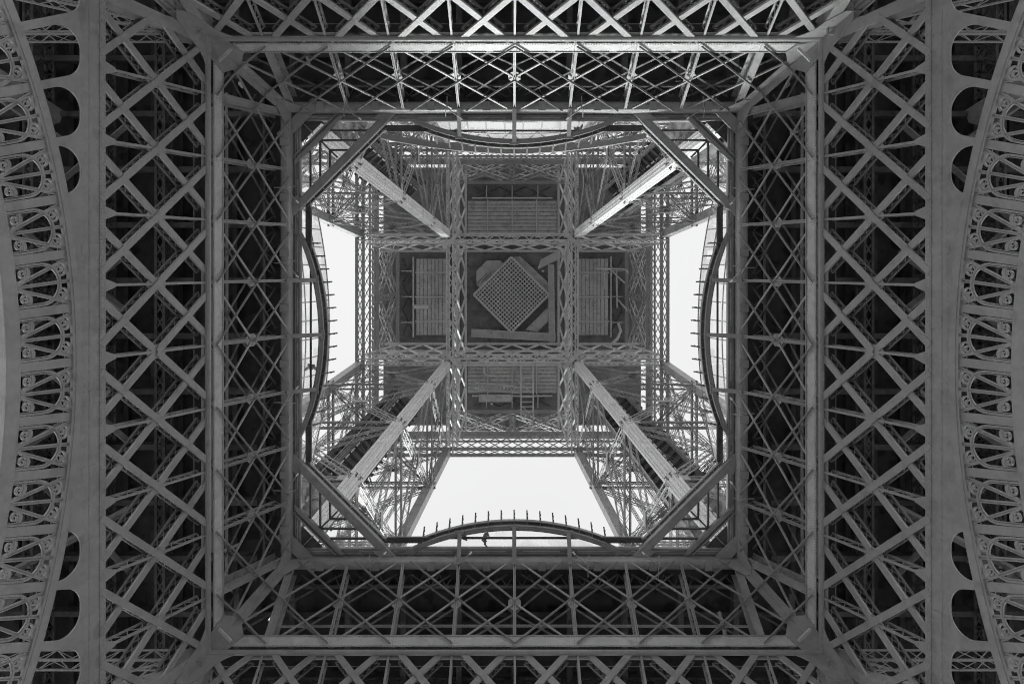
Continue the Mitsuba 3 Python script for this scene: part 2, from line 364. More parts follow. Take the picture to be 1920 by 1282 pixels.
# zigzag joist along the head of the rear plane
zz = MB(); c = 60; tt = np.linspace(-14.3, 14.3, c + 1)
q = np.stack([tt, np.where(np.arange(c + 1) % 2, 13.2, 14.2), np.full(c + 1, -1.05)], 1)
zz.bars(q[:-1], q[1:], [0, 0, 1], .07, .05, caps=False)
zz.bars([P2(-14.5, 13.15, -1.05)], [P2(14.5, 13.15, -1.05)], [0, 0, 1], .14, .1)
B.add('zigzag_joist', zz, 'iron_dark')  # rear joist darkened to carry its shade
for k in range(4):
    th = thing('fine_lattice', ['slender crossed rods between the left ring beam and the floor opening', 'brightly lit slender crossed rods between the upper ring beam and the floor opening',
                                'slender crossed rods between the right ring beam and the floor opening', 'grey slender crossed rods between the lower ring beam and the floor opening'][k], 'lattice')
    B.stamp(th, face_m(k))

# ------------------------------------------------------------------ the two decorative arches
AR = Template()
def arc_loop(r0, r1, n0, n1, a0, a1, c):
    L = []
    for a in np.linspace(a0, a1, c):
        s, co = math.sin(a), math.cos(a)
        L.append([[r0 * s, SC + r0 * co, n0], [r1 * s, SC + r1 * co, n0], [r1 * s, SC + r1 * co, n1], [r0 * s, SC + r0 * co, n1]])
    return L
AMAX = 9.5 * DEL
AR.add('upper_rim', MB().sweep(arc_loop(R_IN, R_OUT, -.05, .15, -AMAX, AMAX, 90)), 'iron')
AR.add('upper_rim_strip', MB().sweep(arc_loop(R_IN + .13, R_OUT - .10, .15, .18, -AMAX, AMAX, 90)), 'iron')
R_L1, R_L0 = 33.82, 33.10
AR.add('lower_rim', MB().sweep(arc_loop(R_L0, R_L1, -.12, .15, -AMAX, AMAX, 90)), 'iron')
AR.add('soffit_plate', MB().sweep(arc_loop(R_L0 - .06, R_L0, -1.6, .19, -AMAX, AMAX, 90)), 'iron_pale')
rv = MB()
for r in (R_L0 + .08, R_L1 - .08, R_IN + .07, R_OUT - .05):
    a = np.arange(-AMAX, AMAX, .16 / r); rv.studs(np.stack([r * np.sin(a), SC + r * np.cos(a), np.full(len(a), .151)], 1), [0, 0, 1], .03, .025)
AR.add('rivet_rows', rv, 'iron', kind='stuff')
H = R_IN - R_L1
def curl(cx, cy, r, a_start, turns, sg):
    a = np.linspace(0, 1, 30); rad = r * (1 - .86 * a); th = a_start + sg * turns * 2 * np.pi * a
    return np.stack([cx + rad * np.cos(th), cy + rad * np.sin(th)], 1)
def bez(p0, p1, p2, p3, c=10):
    t = np.linspace(0, 1, c)[:, None]; p0, p1, p2, p3 = map(np.array, (p0, p1, p2, p3))
    return (1 - t) ** 3 * p0 + 3 * (1 - t) ** 2 * t * p1 + 3 * (1 - t) * t * t * p2 + t ** 3 * p3
def bend(mb, ang):
    """(tau, rho) flat fan -> round the arch at the angle ang"""
    v, f = mb.mesh(); a = ang + v[:, 0] / 35.2; r = R_L1 + v[:, 1]
    return MB().raw(np.stack([r * np.sin(a), SC + r * np.cos(a), v[:, 2]], 1), f)
def fan_pieces():
    out = []
    hoop = [(-.93, .0), (-.93, .5), (-.93, 1.0), (-.92, 1.3)] + [(.92 * math.cos(a), 1.32 + .88 * math.sin(a)) for a in np.linspace(math.pi, 0, 20)] + [(.92, 1.3), (.93, 1.0), (.93, .5), (.93, 0)]
    m = MB().ribbon(hoop, .085, -.05, .07)
    hp = np.array(hoop); c = hp.mean(0) * [1, 0] + [0, 1.1]
    inner = c + (hp - c) * [.90, .94]
    m.ribbon(inner, .035, -.03, .05); out.append(('hoop', m))
    for t in (-.95, 0, .95):
        m = MB(); a, b = np.array([t * .10, .05]), np.array([t, H + .02]) if t else np.array([0, H])
        d = unit(b - a); q = vec(-d[1], d[0])
        for o in (-.05, .05): m.bars([[*(a + q * o), 0.01]], [[*(b + q * o), 0.01]], [0, 0, 1], .05, .09)
        m.bars([[*a, 0]], [[*b, 0]], [0, 0, 1], .11, .03)
        out.append(('ray', m))
    for sg in (-1, 1):
        # outer scroll between hoop and upper rim
        c0 = curl(sg * .54, 2.26, .31, math.pi / 2 - sg * .35, 1.45, -1 * sg if False else (-1 if sg > 0 else 1) * -1)
        path = np.vstack([bez((sg * .70, 1.86), (sg * .84, 2.15), (sg * .92, 2.5), c0[0]), c0[1:]])
        out.append(('scroll', MB().ribbon(path, np.linspace(.095, .055, len(path)), -.05, .08)))
        # inner scroll next to the lower rim
        c1 = curl(sg * .60, .44, .29, math.pi / 2 - sg * .9, 1.4, 1 if sg > 0 else -1)
        path = np.vstack([bez((sg * .12, .06), (sg * .22, .30), (sg * .34, .72), c1[0]), c1[1:]])
        out.append(('scroll', MB().ribbon(path, np.linspace(.11, .06, len(path)), -.05, .08)))
        out.append(('tie', MB().bars([[sg * .05, 2.28, 0]], [[sg * 1.0, 2.28, 0]], [0, 0, 1], .025, .03)))
    return out
FAN = fan_pieces()
for k in range(-9, 10):
    a = k * DEL; c, s = math.cos(a), math.sin(a)
    r0, r1 = R_L1, R_IN
    if abs(k) < 9.6:
        m = MB().bars([P2(r0 * s, SC + r0 * c, 0)], [P2(r1 * s, SC + r1 * c, 0)], [0, 0, 1], .40, .10)
        AR.add('radial_strut', m, 'iron')
for k in range(-9, 9):
    hub = AR.add('fan', bend(MB().plate(Polygon([(-.34, 0), (.34, 0), (.2, .28), (-.2, .28)]), -.04, .03), (k + .5) * DEL), 'iron')
    for nm, m in FAN: AR.add(nm, bend(m, (k + .5) * DEL), 'iron', parent=hub, smooth=40 if nm in ('scroll', 'hoop') else False)
for k in (0, 2):
    th = thing('decorative_arch', f'great iron arch with fan and scroll tracery at the {SIDE[k]} edge of the picture', 'arch')
    AR.stamp(th, face_m(k))

# ------------------------------------------------------------------ legs below the ring, and the corner columns up to the floor
LG = Template()      # built for the upper left corner: x < 0, y < 0
def below(z): return 16.95 + .5 * (47.6 - z)
c0, c1 = vec(-below(47.9), -below(47.9), 47.9), vec(-below(-1.6), -below(-1.6), -1.6)
dd = unit(c1 - c0)
for nm, ax in (('column', vec(1, 0, 0)), ('column', vec(0, 1, 0))):
    nrm = unit(np.cross(dd, ax)); nrm = nrm if nrm @ vec(1, 1, -1) > 0 else -nrm
    m = MB(); w = .52
    q = [c0, c0 - ax * w, c1 - ax * w, c1]
    v = np.array(q + [p - nrm * .08 for p in q]); m.raw(v, TRIS)
    m.bars([c0 - ax * .10 + nrm * .04], [c1 - ax * .10 + nrm * .04], nrm, .08, .05)
    m.bars([c0 - ax * .46 + nrm * .03], [c1 - ax * .46 + nrm * .03], nrm, .14, .05)
    LG.add(nm, m, 'iron')
for swap in (0, 1):
    def SW(x, y, z): return vec(x, y, z) if not swap else vec(y, x, z)
    lat = lambda z: SW(-below(z), -below(z) - 15.2, z)
    cor = lambda z: SW(-below(z), -below(z), z)
    nrm = SW(1, 0, -.4)
    LG.add('side_column', MB().bars([lat(54)], [lat(-1.6)], nrm, .9, .9), 'iron')
    zs = [47, 41, 34, 25, 13]
    for z1, z2 in zip(zs[:-1], zs[1:]):
        LG.add('strut', MB().laced(cor(z1), lat(z1), nrm, .7, .7, .9), 'iron')
        for p, q in ((cor(z1), lat(z2)), (lat(z1), cor(z2))):
            LG.add('brace', MB().laced(p, q, nrm, .6, .6, .8), 'iron')
# fillet plates where the ring meets the leg, corner column above the ring
for swap in (0, 1):
    Mx = FACE if not swap else np.array([[0, 1, 0, 0], [1, 0, 0, 0], [0, 0, 1, 0], [0, 0, 0, 1.]]) @ FACE
    # in the left face the upper left corner lies at t = -edge(s)
    e = lambda s: -edge(s) if s > 0 else -edge(s)
    def face_mesh(poly, n0, n1):
        m = MB().plate(poly, n0, n1); v, f = m.mesh(); v = v @ Mx[:3, :3].T + Mx[:3, 3]
        return MB().raw(v, f[:, ::-1] if swap else f)
    big = Polygon([(e(7.1), 7.1), (e(7.1) + 1.7, 7.1), (e(4.8) + .45, 4.8), (e(4.8) - .5, 4.8)])
    fil = affinity.scale(Polygon([(math.cos(a), math.sin(a)) for a in np.linspace(0, 6.283, 90)]), 2.1, 2.6)
    fil = affinity.translate(fil, e(7.1) + 2.20, 4.45)
    LG.add('fillet_plate', face_mesh(big.difference(fil), .05, .10), 'iron')
    # column along the edge, two plates wide, with a seam
    col = Polygon([(e(8.3), 8.3), (e(8.3) + .5, 8.3), (e(14.3) + .5, 14.3), (e(14.3), 14.3)])
    LG.add('corner_column', face_mesh(col, -.02, .05), 'iron')
    LG.add('corner_gusset', face_mesh(Polygon([(e(7.3), 7.3), (e(7.3) + 1.0, 7.32), (e(8.3) + 1.25, 8.34), (e(8.45) + 1.1, 8.45), (e(9.2) + .5, 9.2), (e(9.2), 9.2)]), .055, .09), 'iron')
    LG.add('corner_gusset', face_mesh(Polygon([(e(14.3), 14.3), (e(14.3) + 1.3, 14.3), (e(13.8) + 1.1, 13.8), (e(13.0) + .5, 13.0), (e(13.0), 13.0)]), .055, .09), 'iron')
    LG.add('inner_strip', face_mesh(Polygon([(e(9.0), 9.0), (e(9.0) + .09, 9.0), (e(14.0) + .09, 14.0), (e(14.0), 14.0)]), .09, .13), 'iron')
m = MB(); tt = np.linspace(0, 1, 420)[:, None]
for ax in (vec(1, 0, 0), vec(0, 1, 0)):
    nrm = unit(np.cross(dd, ax)); nrm = nrm if nrm @ vec(1, 1, -1) > 0 else -nrm
    for o in (.04, .20, .38): m.studs(c0 + (c1 - c0) * tt - ax * o + nrm * (.066 if o < .1 else .002), nrm, .035, .03)
LG.add('rivet_rows', m, 'iron', kind='stuff')
LG.add('tie_bar', MB().bars([vec(-16.6, -15.9, 47.85)], [vec(-15.9, -16.6, 47.85)], [0, 0, 1], .15, .12), 'iron_pale')
for k in range(4):
    th = thing('tower_pier', f'riveted corner column of the tower leg going down past the {CORNER[k]} ring corner', 'tower leg')
    LG.stamp(th, rotz(k))

# ------------------------------------------------------------------ first floor: deck, edge beams, glass floor, parapet
ZF = 55.0
OP = 13.74                                     # half width of the square opening
dk = MB(); outer = 36.0
sl = sbox(-outer, -outer, outer, outer).difference(sbox(-OP - .7, -OP - .7, OP + .7, OP + .7))
for sx, sy in ((-1, -1), (1, -1), (-1, 1)):        # small gaps in the deck beside the legs let a little sky through
    for x, y in ((18.0, 16.4), (15.6, 18.3)):
        for u, ln in ((-.45, .16), (-.12, .2), (.25, .22), (.5, .08)):
            q = affinity.rotate(sbox(u - ln, -.12, u + ln, .12), 45, origin=(0, 0)); q = affinity.translate(affinity.scale(q, sx, sy, origin=(0, 0)), sx * x, sy * y); sl = sl.difference(q)
dk.plate(sl, ZF + .35, ZF + .6)
deck = thing('first_floor_deck', 'dark underside of the first floor deck behind the girders', 'floor')
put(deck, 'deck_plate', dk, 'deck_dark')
put(deck, 'deck_paving', MB().plate(sl, ZF + .61, ZF + .72), 'paving')
for k in range(4):
    R = rotz(k)
    for j, x in enumerate(np.arange(16.2, 35.5, 1.75)):
        m = MB(); y = x if k % 2 == 0 else x - .9
        m.bars([vec(-x, -y, ZF + .1)], [vec(-x, y, ZF + .1)], [0, 0, 1], .08, .5); m.bars([vec(-x, -y, ZF - .15)], [vec(-x, y, ZF - .15)], [0, 0, 1], .3, .05)
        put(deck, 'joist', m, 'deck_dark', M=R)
for k in range(4):
    R = rotz(k); th = thing('floor_truss', f'dark latticed floor beams behind the {SIDE[k]} girder, under the deck', 'truss')
    for x, z, h in ((22.0, 53.6, 1.2), (25.6, 53.2, 2.0), (29.4, 52.8, 2.4), (33.2, 50.0, 4.0)):
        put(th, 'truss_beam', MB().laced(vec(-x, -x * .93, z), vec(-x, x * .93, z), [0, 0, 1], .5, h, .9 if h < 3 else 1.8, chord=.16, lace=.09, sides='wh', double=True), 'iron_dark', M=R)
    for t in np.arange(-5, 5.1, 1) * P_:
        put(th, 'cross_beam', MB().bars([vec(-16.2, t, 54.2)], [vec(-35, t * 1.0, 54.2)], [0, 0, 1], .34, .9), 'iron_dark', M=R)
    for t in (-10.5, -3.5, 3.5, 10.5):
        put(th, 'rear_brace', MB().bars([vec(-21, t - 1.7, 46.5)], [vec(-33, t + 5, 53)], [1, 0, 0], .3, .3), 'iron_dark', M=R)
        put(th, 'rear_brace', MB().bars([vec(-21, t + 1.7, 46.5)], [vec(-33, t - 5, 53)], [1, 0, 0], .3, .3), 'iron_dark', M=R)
    put(th, 'conduit', MB().tube([vec(-17.6, -15, 52.2), vec(-17.6, 0, 52.25), vec(-17.6, 15, 52.2)], .09), 'iron', M=R)
    put(th, 'conduit', MB().tube([vec(-18.3, -13, 51.6), vec(-18.3, 0, 51.6), vec(-18.3, 12, 51.6)], .15), 'iron_dark', M=R)

for k, ss, r, mt in ((1, 9.0, .10, 'iron'), (1, 9.45, .07, 'iron'), (2, 8.9, .09, 'iron'), (2, 9.5, .06, 'iron'), (3, 9.1, .13, 'iron'), (0, 9.0, .10, 'iron')):
    th = thing('pipe', f'{"thicker" if r > .095 else "thin"} pipe running behind the fine lattice on the {SIDE[k]} side, {"nearest the ring beam" if ss < 9.2 else "second from the ring beam"}', 'pipe')
    a, c = (-13.6, 12.2) if ss < 9.2 else (-9.0, 13.8)
    put(th, 'run', MB().tube([vec(a, ss, -1.4), vec(a / 2, ss + .03, -1.4), vec(0, ss, -1.4), vec(c * .6, ss - .02, -1.4), vec(c, ss, -1.4), vec(c + .25, ss + .5, -1.4), vec(c + .3, ss + 2.4, -1.5)], r), mt, M=face_m(k), smooth=40)
    put(th, 'bracket', MB().bars([vec(t, ss - .15, -1.25) for t in np.arange(a, c, 3.5)], [vec(t, ss + .15, -1.25) for t in np.arange(a, c, 3.5)], [0, 0, 1], .1, .2), 'iron', M=face_m(k), kind='stuff')

E = Template()                                  # edge beam of the opening, left side: x = -OP
b = MB(); prof = [(-14.80, 54.62), (-14.80, 54.05), (-14.70, 53.88), (-14.50, 53.82), (-14.30, 53.88), (-14.18, 54.05), (-14.15, 54.62)]
b.sweep([[[x, y0, z] for x, z in prof] for y0 in (-14.75, 14.75)]); E.add('rounded_beam', b, 'iron', smooth=50)
E.add('soffit', MB().box((-14.75, -14.4, ZF + .02), (-OP, 14.4, ZF + .10)), 'iron')
E.add('lip', MB().box((-OP - .10, -OP - .1, ZF - .12), (-OP, OP + .1, ZF + .32)), 'iron')
E.add('flange_bar', MB().box((-14.10, -14.2, ZF - .16), (-14.02, 14.2, ZF + .02)), 'iron')
for i in range(-4, 4):
    y = P_ * i + 1.75
    E.add('soffit_strip', MB().box((-14.0, y - 1.22, ZF - .03), (-13.90, y + 1.22, ZF + .02)), 'iron_pale')
    E.add('slot', MB().box((-14.14, y - 1.0, ZF - .02), (-14.11, y + 1.0, ZF + .02)), 'deck_dark')
    E.add('cover_plate', MB().box((-14.78, y - .24, 53.76), (-14.2, y + .24, 53.815)), 'iron')
    for o in (-.9, .9): E.add('stiffener', MB().box((-14.14, y + o - .03, ZF - .25), (-14.0, y + o + .03, ZF - .17)), 'iron')
for k in range(4):
    th = thing('edge_beam', f'rounded beam with soffit strips along the {SIDE[k]} side of the floor opening', 'beam')
    E.stamp(th, rotz(k))

# corner beams, built in the upper left corner
def diag_quad(c0, c1, ends, z0, z1):
    """beam between the lines |x|+|y| = c0 and c1, cut where |x| or |y| reaches ends"""
    q = [(-ends, -(c0 - ends)), (-(c0 - ends), -ends), (-(c1 - ends), -ends), (-ends, -(c1 - ends))]
    return MB().plate(Polygon(q), z0, z1)
ci, co = Template(), Template()
ci.add('web', diag_quad(21.78, 22.50, 14.55, ZF - .42, ZF + .1), 'iron')
ci.add('flange', diag_quad(22.02, 22.30, 14.5, ZF - .46, ZF - .421), 'iron')
for sw in (0, 1):
    m = MB().plate(Polygon([(-14.75, -7.0), (-14.75, -8.05), (-13.75, -9.1), (-13.75, -8.05)]) if not sw else Polygon([(-7.0, -14.75), (-8.05, -14.75), (-9.1, -13.75), (-8.05, -13.75)]), ZF - .50, ZF - .465)
    ci.add('end_plate', m, 'iron')
ci.add('lip_strip', diag_quad(21.60, 22.02, 13.32, ZF + .22, ZF + .3), 'iron_shaded')  # darkened iron paints in the shade of the recessed strip
ci.add('lip_edge', diag_quad(21.54, 21.62, 13.32, ZF + .12, ZF + .45), 'iron')
for j in range(8):
    u = (j + .5) / 8; a = vec(-13.2, -8.55, 0) * (1 - u) + vec(-8.55, -13.2, 0) * u; nn = unit(vec(1, 1, 0))
    ci.add('clamp', MB().bars([a + nn * (-.12) + vec(0, 0, ZF + .16)], [a + nn * .22 + vec(0, 0, ZF + .16)], [0, 0, 1], .05, .06), 'iron_pale')
co.add('web', diag_quad(24.95, 25.27, 14.1, ZF - .32, ZF + .1), 'iron')
co.add('flange', diag_quad(25.05, 25.60, 14.3, ZF - .02, ZF + .12), 'iron')
co.add('edge_strip', diag_quad(25.52, 25.66, 14.2, ZF - .26, ZF - .021), 'iron')
for k in range(4):
    ci.stamp(thing('corner_beam', f'broad diagonal beam with clamps along the cut-off {CORNER[k]} corner of the void', 'beam'), rotz(k))
    co.stamp(thing('outer_corner_beam', f'narrower diagonal beam outside the glass panes at the {CORNER[k]} corner', 'beam'), rotz(k))
    # dark corner with haunch beams
    th = thing('corner_bracket', f'haunch beam and plates filling the {CORNER[k]} corner of the square floor opening', 'bracket')
    put(th, 'haunch', MB().bars([vec(-14.9, -12.6, 54.5)], [vec(-12.6, -14.9, 54.5)], [0, 0, 1], .62, .5), 'iron', M=rotz(k))
    put(th, 'corner_plate', MB().plate(Polygon([(-13.9, -13.9), (-12.2, -13.9), (-13.9, -12.2)]), ZF + .12, ZF + .2), 'iron_dark', M=rotz(k))
    put(th, 'stay', MB().bars([vec(-13.8, -13.8, ZF)], [vec(-12.95, -12.95, ZF)], [0, 0, 1], .07, .1), 'iron', M=rotz(k))

# glass floor in the corners: mitred panes on black bars
gl = Template(); MUL = [13.13, 12.50, 11.87]
def region(c0, c1): return Polygon([(-20, -(c0 - 20)), (-(c0 - 20), -20), (-(c1 - 20), -20), (-20, -(c1 - 20))])
corner = region(22.5, 25.0).intersection(sbox(-OP, -OP, 0, 0))
upper = Polygon([(0, 0), (-20, -20), (0, -20)]); lower = Polygon([(0, 0), (-20, -20), (-20, 0)])
lines = [OP] + MUL + [11.2]
for tri, ax in ((upper, 1), (lower, 0)):
    for a, c in zip(lines[:-1], lines[1:]):
        strip = sbox(-20, -a, 20, -c) if ax else sbox(-a, -20, -c, 20)
        p = corner.intersection(tri).intersection(strip).buffer(-.02)
        for q in getattr(p, 'geoms', [p]):
            if q.is_empty or q.area < .05: continue
            v, f = trimesh.creation.triangulate_polygon(q, engine='earcut')
            gl.add('pane', MB().raw(np.hstack([v, np.full((len(v), 1), ZF + .18)]), f), 'floor_glass')
    for a in MUL:
        ln = LineString([(-20, -a), (0, -a)] if ax else [(-a, -20), (-a, 0)]).intersection(corner.buffer(.25)).intersection(tri)
        if ln.is_empty or ln.geom_type != 'LineString': continue
        p, q = [vec(*c, ZF + .02) for c in ln.coords]
        gl.add('mullion', MB().bars([p], [q], [0, 0, 1], .11, .22), 'iron_dark')
gl.add('mullion', MB().bars([vec(-12.6, -12.6, ZF + .03)], [vec(-11.4, -11.4, ZF + .03)], [0, 0, 1], .10, .2), 'iron_dark')
for k in range(4):
    gl.stamp(thing('glass_corner', f'mitred glass floor panes on black bars in the {CORNER[k]} corner of the opening', 'glass floor'), rotz(k))

# curved rim of the void on each side, built on the left: x = -rim(y)
RR = 16.2; XM = 12.22
def rim_x(y, d=0.0): return -(XM + d) - (RR - np.sqrt(np.maximum(RR ** 2 - np.asarray(y) ** 2, 1)))
cr = Template()
def s_path(d, yend, rf):
    """arc, then a rounded turn straight out into the edge beam"""
    ys = np.linspace(0, yend - rf, 22); xs = rim_x(ys, d); tang = unit(vec(rim_x(yend - rf + .01, d) - xs[-1], .01))
    p0 = vec(xs[-1], ys[-1]); p3 = vec(xs[-1] - rf * 1.25, yend)
    tail = bez(p0, p0 + tang * rf * .75, p3 + vec(rf * .7, 0), p3, 12)
    half = np.vstack([np.stack([xs, ys], 1), tail[1:], [[-14.6, yend]]])
    return np.vstack([half[::-1] * [1, -1], half[1:]])
cr.add('channel', MB().ribbon(s_path(.20, 6.75, 1.15), .30, ZF - .12, ZF + .3), 'iron')
cr.add('channel_lip', MB().ribbon(s_path(.06, 6.62, 1.0), .035, ZF - .20, ZF + .3), 'iron')
cr.add('channel_lip', MB().ribbon(s_path(.34, 6.89, 1.2), .035, ZF - .20, ZF + .3), 'iron')
cr.add('outer_tube', MB().ribbon(np.vstack([s_path(.2, 7.45, 1.0)[:16], ]), .20, ZF - .05, ZF + .25), 'iron')
cr.add('outer_tube', MB().ribbon(np.vstack([s_path(.2, 7.45, 1.0)[-16:], ]), .20, ZF - .05, ZF + .25), 'iron')
yy = np.linspace(-6.45, 6.45, 50)
lip = np.vstack([[[-13.32, -8.6]], [[rim_x(6.45) + 0.02, -6.6]] if False else np.empty((0, 2)), np.stack([rim_x(yy), yy], 1), [[-13.32, 8.6]]])
lip = np.vstack([[[-13.34, -8.6], [-13.34, -7.0]], np.stack([rim_x(yy), yy], 1)[2:-2], [[-13.34, 7.0], [-13.34, 8.6]]])
cr.add('rim_soffit', MB().ribbon(lip - [0.02, 0], .30, ZF + .22, ZF + .3), 'iron_shaded')  # shade of the recessed soffit painted in with darkened iron
cr.add('rim_edge', MB().ribbon(lip + [.17, 0], .05, ZF + .12, ZF + .5), 'iron')
post_y = np.linspace(-5.9, 5.9, 15)
for y in post_y:
    x = float(rim_x(y)) + .2
    cr.add('bracket', MB().bars([vec(x - .36, y, ZF + .16)], [vec(x + .02, y, ZF + .16)], [0, 0, 1], .045, .08), 'iron')
    m = MB().bars([vec(x, y, ZF + .3)], [vec(x + .40, y, ZF + 1.15)], [0, 1, 0], .035, .09)
    m.bars([vec(x + .05, y + .03, ZF + .5), vec(x + .2, y + .03, ZF + .8)], [vec(x + .1, y + .03, ZF + .6), vec(x + .26, y + .03, ZF + .92)], [0, 1, 0], .09, .08)
    cr.add('parapet_post', m, 'iron_dark')
for i in (-1, 0, 1):
    x1 = float(rim_x(P_ * i)) - .1
    m = MB().bars([vec(-14.3, P_ * i, 53.75)], [vec(x1, P_ * i, ZF - .1)], [0, 0, 1], .18, .22)
    m.bars([vec(-14.3, P_ * i, 53.60)], [vec(x1, P_ * i, ZF - .24)], [0, 0, 1], .26, .04)
    cr.add('cantilever', m, 'iron')
    cr.add('cleat', MB().box((x1 - .1, P_ * i - .3, ZF - .22), (x1 + .12, P_ * i + .3, ZF - .13)), 'iron')
cr.add('glazing_bar', MB().bars([vec(-13.13, -8.2, ZF + .1)], [vec(-13.13, 8.2, ZF + .1)], [0, 0, 1], .10, .2), 'iron_dark')
# panes between the square opening and the curved rim
zone = Polygon([(-OP, -6.6), *[(float(rim_x(y, .1)), y) for y in np.linspace(-6.6, 6.6, 40)], (-OP, 6.6)]).buffer(0)
cuts = [-6.6, -P_, 0, P_, 6.6]
for y0, y1 in zip(cuts[:-1], cuts[1:]):
    for x0, x1 in ((-OP, -13.13), (-13.13, -11)):
        p = zone.intersection(sbox(x0, y0, x1, y1)).buffer(-.015)
        for q in getattr(p, 'geoms', [p]):
            if q.is_empty or q.area < .05: continue
            v, f = trimesh.creation.triangulate_polygon(q, engine='earcut')
            cr.add('pane', MB().raw(np.hstack([v, np.full((len(v), 1), ZF + .19)]), f), 'floor_glass')
for k in range(4):
    th = thing('curved_rim', ['bulging curved glass floor edge with parapet posts on the left of the void', 'sunlit curved glass floor edge along the top of the void',
                              'bulging curved glass floor edge with parapet posts on the right of the void', 'curved glass floor edge with dark spikes against the sky below the void'][k], 'balcony edge')
    cr.stamp(th, rotz(k))

# ------------------------------------------------------------------ pavilions standing on the first floor round the void
pv = Template(); base, head = (-14.9, 56.2), (-13.9, 62.4)
def pf(y, u):
    x = base[0] + (head[0] - base[0]) * u + 1.1 * math.sin(u * 2.2) * (1 - (y / 11.0) ** 2) * .5 - .9 * (y / 10.0) ** 2
    return vec(x, y, base[1] + (head[1] - base[1]) * u)
us = np.linspace(0, 1, 7); ys = np.linspace(-9.6, 9.6, 16)
for y in ys: pv.add('mullion', MB().tube([pf(y, u) for u in us], .045, 6), 'iron')
for u in (.02, .33, .66, .98): pv.add('rail', MB().tube([pf(y, u) for y in np.linspace(-9.6, 9.6, 24)], .05, 6), 'iron')
v = np.array([pf(y, u) for y in ys for u in us]); nu = len(us); f = []
for j in range(len(ys) - 1):
    m = MB(); vv = np.vstack([v[j * nu:(j + 1) * nu], v[(j + 1) * nu:(j + 2) * nu]])
    m.raw(vv, [t for q in range(nu - 1) for t in ([q, q + 1, nu + q + 1], [q, nu + q + 1, nu + q])]); pv.add('pane', m, 'window_glass')
for k in (0, 1, 2):
    th = thing('pavilion', f'glazed pavilion front seen through the {SIDE[k]} glass floor', 'pavilion'); pv.stamp(th, rotz(k))
    if k == 1:
        pts = [vec(-(12.75 + 1.1 * min(1, (abs(y) / 9.6)) ** 1.8), y) for y in np.linspace(-9.6, 9.6, 40)]
        put(th, 'roof_edge', MB().ribbon(pts, .42, 61.9, 62.3), 'iron', M=rotz(1), label='grey curved roof edge behind the upper parapet')
        q = np.array(pts); m = MB()
        lo_, hi_ = [vec(a[0] - .5, a[1], 61.8) for a in q[::2]], [vec(a[0] - 1.4, a[1], 62.3) for a in q[::2]]
        zz = np.array([lo_[j] if j % 2 else hi_[j] for j in range(len(lo_))]); m.bars(zz[:-1], zz[1:], [0, 0, 1], .09, .09)
        put(th, 'roof_truss', m, 'iron_pale', M=rotz(1))

# ------------------------------------------------------------------ upper legs, first floor to second
ZT = 110.0
def a_in(z): return 7.95 + .103 * (ZT - z)
def b_out(z): return 20.1 + .13 * (ZT - z)
UL = Template()                                   # upper left leg
cI = lambda z: vec(-a_in(z), -a_in(z), z); cL = lambda z: vec(-b_out(z), -a_in(z), z); cT = lambda z: vec(-a_in(z), -b_out(z), z); cO = lambda z: vec(-b_out(z), -b_out(z), z)
zn = [56.2, 68.0, 83.5, 98.8, 110.0]
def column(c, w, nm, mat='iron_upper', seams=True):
    m = MB(); p, q = c(55.5), c(ZT)
    o = [vec(0, 0, 0), vec(-w, 0, 0), vec(-w, -w, 0), vec(0, -w, 0)]
    sx = 0 if c is cI or c is cT else 1; sy = 0 if c is cI or c is cL else 1
    o = [x + vec(w * sx, w * sy, 0) - (vec(w / 2, w / 2, 0) if c is cO else 0) * 0 for x in o]
    m.raw(np.array([p + x for x in o] + [q + x for x in o]), TRIS)
    return UL.add(nm, m, mat)
k = column(cI, .96, 'inner_column')
for z in np.arange(60, 109, 8.2):                 # cover plates and seams on the inner column
    for ax in (0, 1):
        p, q = cI(z), cI(z + .5); o = vec(-.48, 0.012, 0) if ax else vec(.012, -.48, 0)
        UL.add('splice_plate', MB().bars([p + o], [q + o], vec(0, 1, 0) if ax else vec(1, 0, 0), .90, .012), 'iron_upper', parent=k)
m = MB()
for u in (.30, .66):
    m.bars([cI(56) + vec(-.96 * u, .02, 0), cI(56) + vec(.02, -.96 * u, 0)], [cI(ZT) + vec(-.96 * u, .02, 0), cI(ZT) + vec(.02, -.96 * u, 0)], [1, 1, 0], .035, .05)
UL.add('edge_angle', m, 'iron_upper', parent=k)
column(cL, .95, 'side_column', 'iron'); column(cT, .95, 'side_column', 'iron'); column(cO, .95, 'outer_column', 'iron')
faces = [(cI, cL, vec(0, 1, 0), 'iron_mid'), (cI, cT, vec(1, 0, 0), 'iron_mid'), (cL, cO, vec(-1, 0, 0), 'iron_backlit'), (cT, cO, vec(0, -1, 0), 'iron_backlit')]
